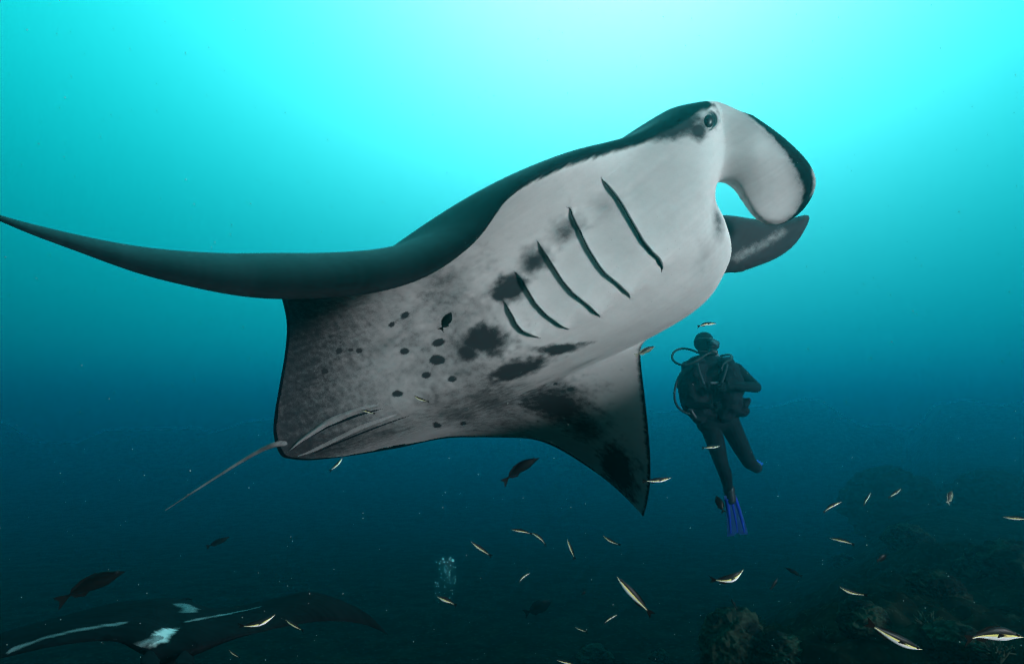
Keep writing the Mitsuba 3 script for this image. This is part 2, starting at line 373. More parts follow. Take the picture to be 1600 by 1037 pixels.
lift = np.zeros(len(bv))
for w in paths:
    d, i = cKDTree(w).query(bv)
    s = (bv - w[i]) @ forward
    fade = smooth01(0, 12, i) * smooth01(0, 10, len(w) - 1 - i)
    h = (.015 * np.exp(-np.maximum(s, 0) / .06) * smooth01(-.005, .005, s) - .004 * np.exp(-np.maximum(-s, 0) / .02) * smooth01(.005, -.005, s)) * np.exp(-np.maximum(d - np.abs(s), 0) / .02)
    lift += h * fade * (under > .5)
bv = bv + bn * lift[:, None]
body.vertices = bv
on = OnSurface(body)
def smooth_line(line, step):
    q = along(line, step)
    k = gaussian_filter1d(q, 2.2, axis=0, mode='nearest'); k[0], k[-1] = q[0], q[-1]
    return k
def conform(v, off):
    """Points laid onto the skin: each drops to the plane of the nearest patch of skin and rises by off."""
    d, i = skin_tree.query(v, k=4)
    w = 1 / (d + .003) ** 2; w /= w.sum(1, keepdims=True)
    n = (sn[i] * w[..., None]).sum(1); n /= np.linalg.norm(n, axis=1, keepdims=True)
    h = (((v[:, None] - bv[i]) * sn[i]).sum(2) * w).sum(1)
    return v - n * (h - off)[:, None]
sn = np.asarray(body.vertex_normals); skin_tree = cKDTree(bv)
def hugging_strip(line, width, height, taper=8, cols=7):
    """A narrow, slightly domed strip of skin that lies on the body along a line."""
    q2 = smooth_line(line, 2.0)
    w, wn = on(q2)
    zz = gaussian_filter1d((w - CAM) @ FWD, 8.0, mode='nearest'); w = P(q2[:, 0], q2[:, 1], zz); wn = gaussian_filter1d(wn, 8.0, axis=0, mode='nearest')
    w = conform(w, 0)
    tng = gaussian_filter1d(np.gradient(w, axis=0), 2, axis=0); tng /= np.linalg.norm(tng, axis=1, keepdims=True)
    side = np.cross(tng, wn); side /= np.linalg.norm(side, axis=1, keepdims=True)
    k = np.arange(len(w)); r = np.clip(np.minimum(k, len(w) - 1 - k) / taper, .06, 1) ** .7
    wd = np.interp(k / (len(w) - 1), np.linspace(0, 1, len(np.atleast_1d(width))), np.atleast_1d(width)) * r
    x = np.linspace(-1, 1, cols)
    flat_ = w[:, None] + side[:, None] * (wd[:, None] * x)[..., None]
    dome = (.0012 + height * (1 - x ** 2)[None] * r[:, None])
    top = conform(flat_.reshape(-1, 3), dome.ravel()).reshape(flat_.shape)
    bottom = conform(flat_.reshape(-1, 3), np.full(dome.size, -.004)).reshape(flat_.shape)
    rings = np.concatenate([top, bottom[:, ::-1]], 1)
    return ring_tube(rings)
# ---------------------------------------------------------------- materials of the rays
LAT = C(.44, -.55, .70)
def skin(p, n, uv):
    tone, blot_shade = uv.x, uv.y
    g = fbm(p.x * 55, p.y * 55, p.z * 55, 3) - .5
    g2 = fbm(p.x * 9, p.y * 9, p.z * 9, 3) - .5
    across = p.x * float(LAT[0]) + p.y * float(LAT[1]) + p.z * float(LAT[2])
    fwd = p.x * .876 + p.y * -.28 + p.z * .39
    streak = noise(across * 95 + g2 * 2.2, fwd * 5, 3.0) - .5
    fine = noise(p.x * 420, p.y * 420, p.z * 420) - .5
    dark = smoothstep(.014, -.012, tone + g * .012 + streak * .014 + g2 * .02)
    b = smoothstep(.05, .95, blot_shade + (g * .30 + fine * .16 + streak * .10) * smoothstep(.2, .6, blot_shade))
    pale = mi.Color3f(.62, .60, .585) * (1 + g2 * .20 + streak * (.04 + .10 * smoothstep(.1, .5, blot_shade)) + g * .10 + fine * .06)
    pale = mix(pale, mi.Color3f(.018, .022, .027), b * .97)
    back = mi.Color3f(.0028, .004, .005) * (1 + g2 * .9 + streak * .8 + fine * .5)
    return mix(pale, back, dark)
scene['ray_skin'] = {'type': 'twosided', 'b': {'type': 'principled', 'base_color': mikit.proc(skin), 'roughness': .6, 'specular': .02, 'sheen': .7}}
scene['dim_ray_skin'] = {'type': 'twosided', 'b': {'type': 'principled', 'base_color': scene['ray_skin']['b']['base_color'], 'roughness': .7, 'specular': .02}}  # same skin without sheen, a shaded copy for the deeper manta
scene['slit_skin'] = {'type': 'twosided', 'b': {'type': 'principled', 'base_color': {'type': 'rgb', 'value': [.010, .016, .02]}, 'roughness': .8, 'specular': .05}}
scene['pale_skin'] = {'type': 'twosided', 'b': {'type': 'principled', 'base_color': {'type': 'rgb', 'value': [.36, .36, .36]}, 'roughness': .5, 'specular': .3}}
scene['eye_black'] = {'type': 'principled', 'base_color': {'type': 'rgb', 'value': [.012, .014, .016]}, 'roughness': .3, 'specular': .25}

labels['manta_ray'] = {'label': 'large pale bellied manta ray with dark gill slits gliding above the diver', 'category': 'manta ray'}
scene['manta_ray__body'] = mikit.ply(body, 'ray_skin', smooth=True, uv=np.stack([tone, blot_shade], 1))
for k, line in enumerate(slit_lines):
    key = 'manta_ray__gill_slit' + (f'_{k:03d}' if k else '')
    wd = [[.002, .0045, .0052, .0056, .0095, .006], [.003, .0048, .0048, .004, .003], [.003, .0042, .004, .0025], [.003, .004, .0035, .002], [.002, .004, .003, .0015]][k]
    scene[key] = mikit.ply(hugging_strip(line, wd, .0015), 'slit_skin', smooth=True)
# the eye on the side of the head
e0, en = on([(1108, 189)])
eye = trimesh.creation.icosphere(3, 1.0)
def frame(nrm, upish):
    x = np.cross(upish, nrm); x /= np.linalg.norm(x); return np.stack([x, np.cross(nrm, x), nrm], 1)
fr = frame(en[0], UP + .35 * RIGHT)
ball = eye.copy(); ball.vertices = (eye.vertices * [.021, .029, .014]) @ fr.T + e0[0] - en[0] * .004
scene['manta_ray__eye'] = mikit.ply(ball, 'eye_black', smooth=True)
a = np.linspace(-1.15, 1.75, 26)
lid = tube([e0[0] + fr @ np.array([.031 * math.cos(t), .038 * math.sin(t), .006]) for t in a], .006 * np.sqrt(np.clip(np.sin(np.linspace(0.05, np.pi - .05, 26)), 0, 1)), 8, smooth=False)
scene['manta_ray__eyelid'] = mikit.ply(lid, 'pale_skin', smooth=True)
# pelvic fins folded beside the tail, and the whip tail
for k, (line, wd) in enumerate((([(446, 709), (470, 688), (510, 661), (560, 640), (605, 629)], [.002, .010, .016, .012, .002]), ([(466, 713), (515, 690), (565, 666), (622, 645)], [.002, .009, .012, .002]))):
    m = hugging_strip(line, wd, .012, taper=14, cols=11); q = len(m.vertices)
    scene['manta_ray__pelvic_fin' + ('_001' if k else '')] = mikit.ply(m, 'ray_skin', smooth=True, uv=np.stack([np.full(q, .05), np.full(q, .48)], 1))
for k, line in enumerate(([(444, 711), (475, 686), (512, 666), (560, 648), (600, 637)], [(480, 713), (530, 690), (585, 668), (640, 648)])):
    scene['manta_ray__skin_fold' + ('_001' if k else '')] = mikit.ply(hugging_strip(line, [.002, .006, .006, .002], .001), 'slit_skin', smooth=True)
tail = tube([P(452, 690, 2.9), P(430, 694, 2.9), P(400, 707, 2.93), P(360, 731, 2.98), P(310, 763, 3.05), P(258, 797, 3.12)], [.022, .013, .009, .0065, .0045, .002], 10)
scene['manta_ray__tail'] = mikit.ply(tail, 'ray_skin', smooth=True, uv=np.full((len(tail.vertices), 2), [.006, .62]))
# ---------------------------------------------------------------- the second manta, coming towards us over the deep water
NB = (0, -.95, -.30)
low = [(-85, 1040, 4.6, -83, 1035, 4.65, *NB, .004, .006), (0, 1028, 4.45, -2, 990, 5.0, *NB, 0, .03), (90, 1008, 4.35, 95, 962, 5.3, *NB, 0, .05), (180, 1000, 4.25, 190, 939, 5.6, *NB, .03, .07),
 (222, 1014, 4.05, 248, 934, 5.7, *NB, .08, .09), (262, 1032, 3.95, 275, 934, 5.75, *NB, .11, .10), (302, 1016, 4.02, 292, 937, 5.75, *NB, .09, .09), (350, 1000, 4.2, 335, 950, 5.7, *NB, .05, .075),
 (410, 986, 4.45, 420, 936, 5.4, *NB, .01, .05), (480, 972, 4.65, 490, 924, 5.2, *NB, 0, .03), (555, 972, 4.8, 560, 949, 5.0, *NB, 0, .016), (608, 992, 4.86, 606, 990, 4.9, *NB, .003, .004)]
low = [(a, b, c * .72, d, e, f * .72, *n[:3], n[3] * .72, n[4] * .72) for a, b, c, d, e, f, *n in low]
ven2, dor2, su2, sc2, ch2, t2 = ray_disc(low, 150, 30)
lobes2 = [pillow([(224, 1016), (238, 1010), (248, 1020), (246, 1046), (234, 1056), (222, 1044)], lambda x, y: 2.86 - .18 * smooth01(1015, 1050, y), .022, 12, 3.0),
          pillow([(276, 1020), (288, 1010), (300, 1018), (300, 1046), (288, 1056), (277, 1044)], lambda x, y: 2.86 - .18 * smooth01(1015, 1050, y), .022, 12, 3.0)]
body2, which2, adj2, deg2 = blend([close_grid(ven2, dor2)] + lobes2, .016, .06)
on2 = OnSurface(body2)
v2 = np.asarray(body2.vertices)
up_side = cKDTree(dor2.reshape(-1, 3)).query(v2)[0] < cKDTree(ven2.reshape(-1, 3)).query(v2)[0]
near_edge = cKDTree(np.vstack([ven2[:, :7].reshape(-1, 3), ven2[:, -6:].reshape(-1, 3), ven2[:12].reshape(-1, 3), ven2[-25:].reshape(-1, 3)])).query(v2)[0]
tone2 = np.where(up_side | (which2 > 0) | (near_edge < .03), -.05, .05)
for k in range(3): tone2 = .4 * tone2 + .6 * (adj2 @ tone2[:, None] / deg2)[:, 0]
tone2 = np.where(near_edge < .03, np.minimum(tone2, -.03), tone2)
marks = [([(20, 1014), (60, 999), (110, 986), (160, 977), (192, 973)], .016, .35), ([(70, 1026), (110, 1014), (150, 1007), (182, 1005)], .013, .3), ([(294, 970), (330, 962), (370, 953), (405, 946)], .013, .4),
         ([(284, 940), (300, 948), (296, 956)], .04, .3), ([(246, 1000), (262, 984)], .036, .8), ([(196, 1022), (222, 1006), (246, 995)], .016, .35)]
grey2 = np.full(len(v2), .62)
for line, w, strength in marks:
    pts = on2(along(line, 3.0))[0]
    d = cKDTree(pts).query(v2)[0]
    tone2 = np.where(up_side & (d < w * 2.2), np.maximum(tone2, (w - d) * .6), tone2)
    grey2 = np.where(up_side & (d < w * 2.2), 1.0 - strength, grey2)
labels['manta_ray_001'] = {'label': 'dark backed manta ray with white shoulder marks, half out of frame at lower left', 'category': 'manta ray'}
scene['manta_ray_001__body'] = mikit.ply(body2, 'dim_ray_skin', smooth=True, uv=np.stack([tone2, grey2], 1))
tail2 = tube([P(282, 940, 4.06), P(286, 937, 4.3), P(292, 935, 4.75), P(300, 936, 5.2)], [.02, .014, .007, .003], 8)
scene['manta_ray_001__tail'] = mikit.ply(tail2, 'dim_ray_skin', smooth=True, uv=np.full((len(tail2.vertices), 2), [-.05, .0]))
# ---------------------------------------------------------------- the diver, treading water, turned to his left
def flat(name, col, rough=.6, spec=.2):
    scene[name] = {'type': 'principled', 'base_color': {'type': 'rgb', 'value': list(col)}, 'roughness': rough, 'specular': spec}
def suit(p, n, uv):
    a = fbm(p.x * 14, p.y * 14, p.z * 14, 3)
    return mi.Color3f(.003, .008, .010) * (.5 + 1.0 * a)
scene['wetsuit'] = {'type': 'principled', 'base_color': mikit.proc(suit), 'roughness': .8, 'specular': .1}
def vest(p, n, uv):
    a = fbm(p.x * 22, p.y * 22, p.z * 22, 3)
    return mi.Color3f(.0025, .006, .009) * (.5 + 1.0 * a)
scene['jacket_cloth'] = {'type': 'principled', 'base_color': mikit.proc(vest), 'roughness': .8, 'specular': .15}
flat('hose_rubber', (.01, .012, .014), .5); flat('steel', (.12, .13, .14), .5); flat('mask_rubber', (.012, .012, .014), .4, .4); flat('lens', (.03, .05, .06), .08, .6)
flat('fin_blue', (.008, .03, .32), .45, .3); flat('fin_edge', (.012, .05, .16), .45, .3); flat('strap_grey', (.02, .03, .034), .7); flat('skin', (.30, .19, .14), .6)
BALL = trimesh.creation.icosphere(2, 1.0).vertices
def bone(a, b):
    """The hull of two balls (px, py, z, radius)."""
    pts = np.vstack([BALL * q[3] + P(*q[:3]) for q in (a, b)])
    return m3.Manifold.hull_points(pts.astype(np.float64))
def limbs(chains, edge=.02, rounds=6):
    man = None
    for ch in chains:
        for a, b in zip(ch[:-1], ch[1:]):
            man = bone(a, b) if man is None else man + bone(a, b)
    m = to_trimesh(man.refine_to_length(edge)); m.merge_vertices(digits_vertex=6)
    trimesh.smoothing.filter_taubin(m, .5, .52, rounds)
    return m
def hand(wrist, palm, tips, thumb):
    ch = [[(*wrist, .030), (*palm, .034)]]
    for k, t in enumerate(tips):
        base = [palm[j] + (t[j] - palm[j]) * .30 + (0, (k - 1.5) * 2.2, 0)[j] for j in range(3)]
        mid = [base[j] + (t[j] - base[j]) * .55 + (0, 1.0, -.012)[j] for j in range(3)]
        ch.append([(*palm, .022), (*base, .0115), (*mid, .0105), (*t, .009)])
    ch.append([(*palm, .022), (*thumb, .011)])
    return ch
torso = [[(1095, 578, 6.2, .13), (1126, 577, 6.2, .13), (1130, 610, 6.2, .125), (1114, 640, 6.2, .135), (1096, 610, 6.2, .125), (1095, 578, 6.2, .13)],
 [(1114, 640, 6.2, .135), (1106, 660, 6.2, .115), (1137, 657, 6.2, .115), (1114, 640, 6.2, .135)],
 [(1110, 570, 6.2, .10), (1103, 553, 6.2, .062), (1101, 543, 6.19, .075)], [(1100, 533, 6.2, .096), (1103, 541, 6.17, .085), (1110, 548, 6.12, .052)], [(1100, 533, 6.2, .096), (1098, 536, 6.24, .09)],
 [(1110, 664, 6.2, .105), (1120, 698, 6.12, .085), (1127, 723, 6.06, .066), (1134, 742, 6.18, .062), (1138, 764, 6.30, .045)],
 [(1140, 662, 6.2, .105), (1158, 698, 6.08, .084), (1171, 722, 6.0, .066), (1177, 727, 6.22, .058), (1182, 730, 6.42, .045)],
 [(1095, 578, 6.2, .11), (1076, 583, 6.2, .075), (1069, 606, 6.2, .06), (1071, 628, 6.12, .05), (1086, 634, 6.0, .045), (1100, 634, 5.93, .034)],
 [(1126, 577, 6.2, .11), (1150, 579, 6.2, .078), (1166, 592, 6.15, .062), (1181, 605, 6.05, .052), (1164, 604, 5.95, .046), (1148, 603, 5.88, .034)]]
hands = hand((1100, 634, 5.93), (1110, 633, 5.90), [(1124, 628, 5.86), (1126, 632, 5.85), (1125, 636, 5.86), (1121, 640, 5.87)], (1112, 625, 5.87)) + hand((1148, 603, 5.88), (1138, 604, 5.86), [(1124, 598, 5.84), (1121, 602, 5.83), (1122, 606, 5.83), (1126, 610, 5.84)], (1136, 595, 5.84))
labels['person'] = {'label': 'scuba diver in a black wetsuit floating upright with looped hoses and blue fins', 'category': 'person'}
scene['person__body'] = mikit.ply(limbs(torso), 'wetsuit', smooth=True)
scene['person__glove'] = mikit.ply(limbs(hands[:6], .008, 4), 'wetsuit', smooth=True)
scene['person__glove_001'] = mikit.ply(limbs(hands[6:], .008, 4), 'wetsuit', smooth=True)
jacket = limbs([[(1090, 572, 6.12, .10), (1082, 600, 6.12, .145), (1084, 628, 6.10, .13), (1092, 645, 6.12, .10)], [(1134, 572, 6.12, .10), (1140, 600, 6.12, .145), (1138, 628, 6.10, .135), (1130, 646, 6.12, .10)],
 [(1082, 600, 6.25, .15), (1140, 600, 6.25, .15)], [(1096, 645, 6.16, .10), (1132, 646, 6.16, .10)], [(1158, 632, 6.12, .06), (1166, 628, 6.10, .045)], [(1154, 640, 6.12, .07), (1163, 642, 6.12, .05)], [(1076, 575, 6.22, .08), (1090, 566, 6.2, .07)]], .02, 5)
d = meshkit.fbm(jacket.vertices * 16, 3, 3) - .5
jacket.vertices = jacket.vertices + jacket.vertex_normals * (d * .06)[:, None]
scene['person__jacket'] = mikit.ply(jacket, 'jacket_cloth', smooth=True)
scene['person__jacket__buckle'] = mikit.ply(limbs([[(1112, 598, 5.98, .012), (1122, 598, 5.98, .012)]], .01, 1), 'steel', smooth=True)
scene['person__jacket__strap'] = mikit.ply(tube([P(1090, 568, 6.0), P(1094, 585, 5.95), P(1100, 600, 5.95)], .014, 6), 'strap_grey', smooth=True)
scene['person__jacket__strap_001'] = mikit.ply(tube([P(1136, 568, 6.0), P(1132, 585, 5.95), P(1126, 600, 5.95)], .014, 6), 'strap_grey', smooth=True)
scene['person__tank'] = mikit.ply(limbs([[(1112, 560, 6.46, .085), (1118, 655, 6.46, .085)], [(1112, 549, 6.44, .03), (1112, 560, 6.46, .04)]], .03, 2), 'steel', smooth=True)
scene['person__hood_seam'] = mikit.ply(tube([P(1088, 551, 6.10), P(1096, 549, 6.06), P(1106, 549.5, 6.05), P(1114, 553, 6.10)], .008, 6), 'strap_grey', smooth=True)
mask = limbs([[(1111, 533, 6.09, .034), (1119, 537, 6.10, .034)], [(1112, 540, 6.08, .030), (1119, 541, 6.10, .030)]], .01, 2)
scene['person__mask'] = mikit.ply(mask, 'mask_rubber', smooth=True)
scene['person__mask__lens'] = mikit.ply(limbs([[(1113, 535, 6.055, .024), (1119, 538, 6.065, .024)]], .01, 1), 'lens', smooth=True)
scene['person__mask__strap'] = mikit.ply(tube([P(1118, 534, 6.12), P(1108, 529, 6.09), P(1094, 529, 6.13), P(1087, 532, 6.2)], .010, 6), 'mask_rubber', smooth=True)
scene['person__regulator'] = mikit.ply(limbs([[(1112, 549, 6.05, .036), (1116, 550, 6.05, .036)], [(1110, 548, 6.10, .025), (1113, 549, 6.05, .03)]], .01, 2), 'mask_rubber', smooth=True)
hoses = [[(1094, 552, 6.40), (1078, 546, 6.34), (1062, 545, 6.25), (1051, 553, 6.15), (1053, 564, 6.05), (1066, 570, 5.98), (1084, 566, 5.96), (1100, 556, 6.0), (1112, 550, 6.03)],
 [(1088, 562, 6.40), (1072, 574, 6.25), (1060, 590, 6.12), (1054, 612, 6.05), (1057, 632, 6.0), (1068, 643, 5.98), (1079, 646, 5.98)],
 [(1126, 556, 6.38), (1136, 554, 6.28), (1143, 556, 6.15), (1142, 562, 6.06), (1134, 566, 6.02), (1128, 580, 5.98)]]
for k, h in enumerate(hoses):
    scene['person__hose' + (f'_{k:03d}' if k else '')] = mikit.ply(tube([P(*q) for q in h], .0115, 8, m=60), 'hose_rubber', smooth=True)
scene['person__gauge'] = mikit.ply(limbs([[(1080, 643, 5.98, .022), (1086, 652, 5.98, .020)], [(1077, 640, 5.98, .012), (1089, 640, 5.98, .012)]], .008, 2), 'mask_rubber', smooth=True)
def swim_fin(key, heel, toe_l, toe_r, foot_l, foot_r, bow):
    """A fin: blade with raised ribs and a foot pocket; corners are points in space."""
    n = 14; s = np.linspace(0, 1, n)[:, None]
    l, r = foot_l + (toe_l - foot_l) * s, foot_r + (toe_r - foot_r) * s
    nrm = np.cross(toe_l - foot_l, foot_r - foot_l); nrm /= np.linalg.norm(nrm)
    rows = np.stack([l + (r - l) * q for q in np.linspace(0, 1, 7)], 1) + nrm * (bow * np.sin(s * np.pi) ** 1)[:, None, :]
    rows[-1, 3] -= (toe_l + toe_r - foot_l - foot_r) * .04
    top, bot = rows + nrm * .007, rows - nrm * .007
    rim = np.zeros((n, 7, 1)); rim[1:-1, 1:-1] = 1
    m = close_grid(rows + nrm * .007 * rim, rows - nrm * .007 * rim)
    scene[key + '__blade'] = mikit.ply(m, 'fin_edge', smooth=40)
    for k, j in enumerate((1, 3, 5)):
        scene[key + '__rib' + (f'_{k:03d}' if k else '')] = mikit.ply(tube(rows[1:-1, j] - nrm * .004, np.linspace(.020, .012, n - 2) * (1.15 if j != 3 else 1.0), 8), 'fin_blue', smooth=True)
    pocket = m3.Manifold.hull_points(np.vstack([BALL * .058 + heel, BALL * [.05, .05, .045] + (foot_l + foot_r) / 2 + (toe_l + toe_r - foot_l - foot_r) * .06]))
    scene[key + '__foot_pocket'] = mikit.ply(to_trimesh(pocket), 'mask_rubber', smooth=True)
swim_fin('person__fin', P(1139, 764, 6.30), P(1136, 838, 6.42), P(1169, 834, 6.46), P(1131, 774, 6.26), P(1150, 772, 6.28), .02)
swim_fin('person__fin_001', P(1182, 730, 6.42), P(1182, 718, 7.15), P(1193, 724, 7.15), P(1177, 725, 6.52), P(1186, 733, 6.52), .02)
# ---------------------------------------------------------------- fish
def stripe(p, n, uv):
    h = uv.y
    g = noise(p.x * 300, p.y * 300, p.z * 300) - .5
    c = mix(mi.Color3f(.82, .86, .86), mi.Color3f(.80, .72, .22), smoothstep(-.45, -.15, h))
    c = mix(c, mi.Color3f(.012, .014, .016), smoothstep(-.02, .12, h + g * .06))
    return c * (1 + g * .2)
def drab(p, n, uv):
    g = noise(p.x * 260, p.y * 260, p.z * 260)
    return mix(mi.Color3f(.004, .006, .006), mi.Color3f(.002, .003, .003), smoothstep(-.5, .4, uv.y)) * (.7 + .6 * g)
def green(p, n, uv):
    g = noise(p.x * 260, p.y * 260, p.z * 260)
    return mix(mi.Color3f(.16, .18, .12), mi.Color3f(.020, .026, .024), smoothstep(-.7, .35, uv.y)) * (.7 + .6 * g)
for name, fn in (('striped_scales', stripe), ('dark_scales', drab), ('olive_scales', green)):
    scene[name] = {'type': 'twosided', 'b': {'type': 'principled', 'base_color': mikit.proc(fn), 'roughness': .4, 'specular': .1}}
flat('fin_membrane', (.004, .005, .005), .6, .05); scene['fin_membrane'] = {'type': 'twosided', 'b': scene['fin_membrane']}
flat('pale_membrane', (.22, .22, .16), .6); scene['pale_membrane'] = {'type': 'twosided', 'b': scene['pale_membrane']}
flat('fish_eye', (.01, .01, .012), .1, .6)
SHAPES = {'slim': (.145, .09, [0, .30, .58, .82, .97, 1.0, .96, .86, .70, .50, .33, .24]), 'oval': (.40, .15, [0, .36, .62, .84, .98, 1.0, .96, .84, .64, .42, .25, .19]), 'long': (.215, .10, [0, .26, .52, .80, .98, 1.0, .95, .82, .62, .40, .24, .18])}
def fish_parts(shape, bend):
    hgt, wid, prof = SHAPES[shape]
    s = np.linspace(0, 1, 30)
    pr = CubicSpline(np.linspace(0, 1, len(prof)), prof)(s) * smooth01(-.02, .05, s) ** .5
    x = .5 - .86 * s
    a = np.linspace(0, 2 * np.pi, 18, endpoint=False)
    rings = np.stack([np.repeat(x[:, None], 18, 1), pr[:, None] * wid / 2 * np.cos(a), pr[:, None] * hgt / 2 * np.sin(a) * np.where(np.sin(a) > 0, 1.0, 1.05)], -1)
    rings[0, :, 1:] *= .15
    curve = lambda v: v + np.stack([v[..., 0] * 0, bend * .6 * v[..., 0] ** 2, bend * v[..., 0] ** 2], -1)
    m = ring_tube(curve(rings))
    h = np.r_[np.tile(np.sin(a), 30), 0, 0]
    out = {'body': (m, np.stack([np.r_[np.repeat(s, 18), 0, 1], h], 1))}
    def sheet(poly, y=0.0, lean=0.0, t=.006):
        e = trimesh.creation.extrude_polygon(Polygon(poly), t, engine='earcut')
        e = e.subdivide().subdivide()
        v = e.vertices[:, [0, 2, 1]] - [0, t / 2, 0]
        v[:, 1] += y + lean * np.abs(v[:, 2] - poly[0][1])
        mm = trimesh.Trimesh(curve(v), e.faces, process=False)
        if mm.volume < 0: mm.invert()
        return mm
    k = hgt
    out['tail_fin'] = (sheet([(-.335, .10 * k), (-.44, .26 * k + .015), (-.52, .36 * k + .022), (-.46, .0), (-.52, -.36 * k - .022), (-.44, -.26 * k - .015), (-.335, -.10 * k)]), None)
    out['dorsal_fin'] = (sheet([(.20, .40 * k), (.10, .53 * k + .006), (-.10, .50 * k + .008), (-.27, .24 * k + .012), (-.30, .10 * k), (0, .40 * k)]), None)
    out['anal_fin'] = (sheet([(-.06, -.42 * k), (-.14, -.52 * k - .015), (-.27, -.26 * k - .015), (-.30, -.10 * k)]), None)
    out['pectoral_fin'] = (sheet([(.20, -.05 * k), (.06, .04 * k + .01), (.04, -.16 * k - .01)], y=-wid * .47, lean=-.2), None)
    for nm, sy in (('eye', -1), ('eye_001', 1)):
        e = trimesh.creation.icosphere(1, 1.0); e.vertices = e.vertices * [.022, .008, .022] * (1 + k) + [.385, sy * wid * .29, .10 * k]
        e.vertices = curve(e.vertices); out[nm] = (e, None)
    return out
KINDS = {}
def fish_kind(shape, skin, bend):
    key = (shape, skin, bend)
    if key not in KINDS:
        KINDS[key] = {nm: mikit.ply(m, skin if nm == 'body' else 'fish_eye' if nm.startswith('eye') else 'pale_membrane' if skin == 'olive_scales' else 'fin_membrane', smooth=True if nm in ('body', 'eye', 'eye_001') else 30, uv=uv) for nm, (m, uv) in fish_parts(shape, bend).items()}
    return KINDS[key]
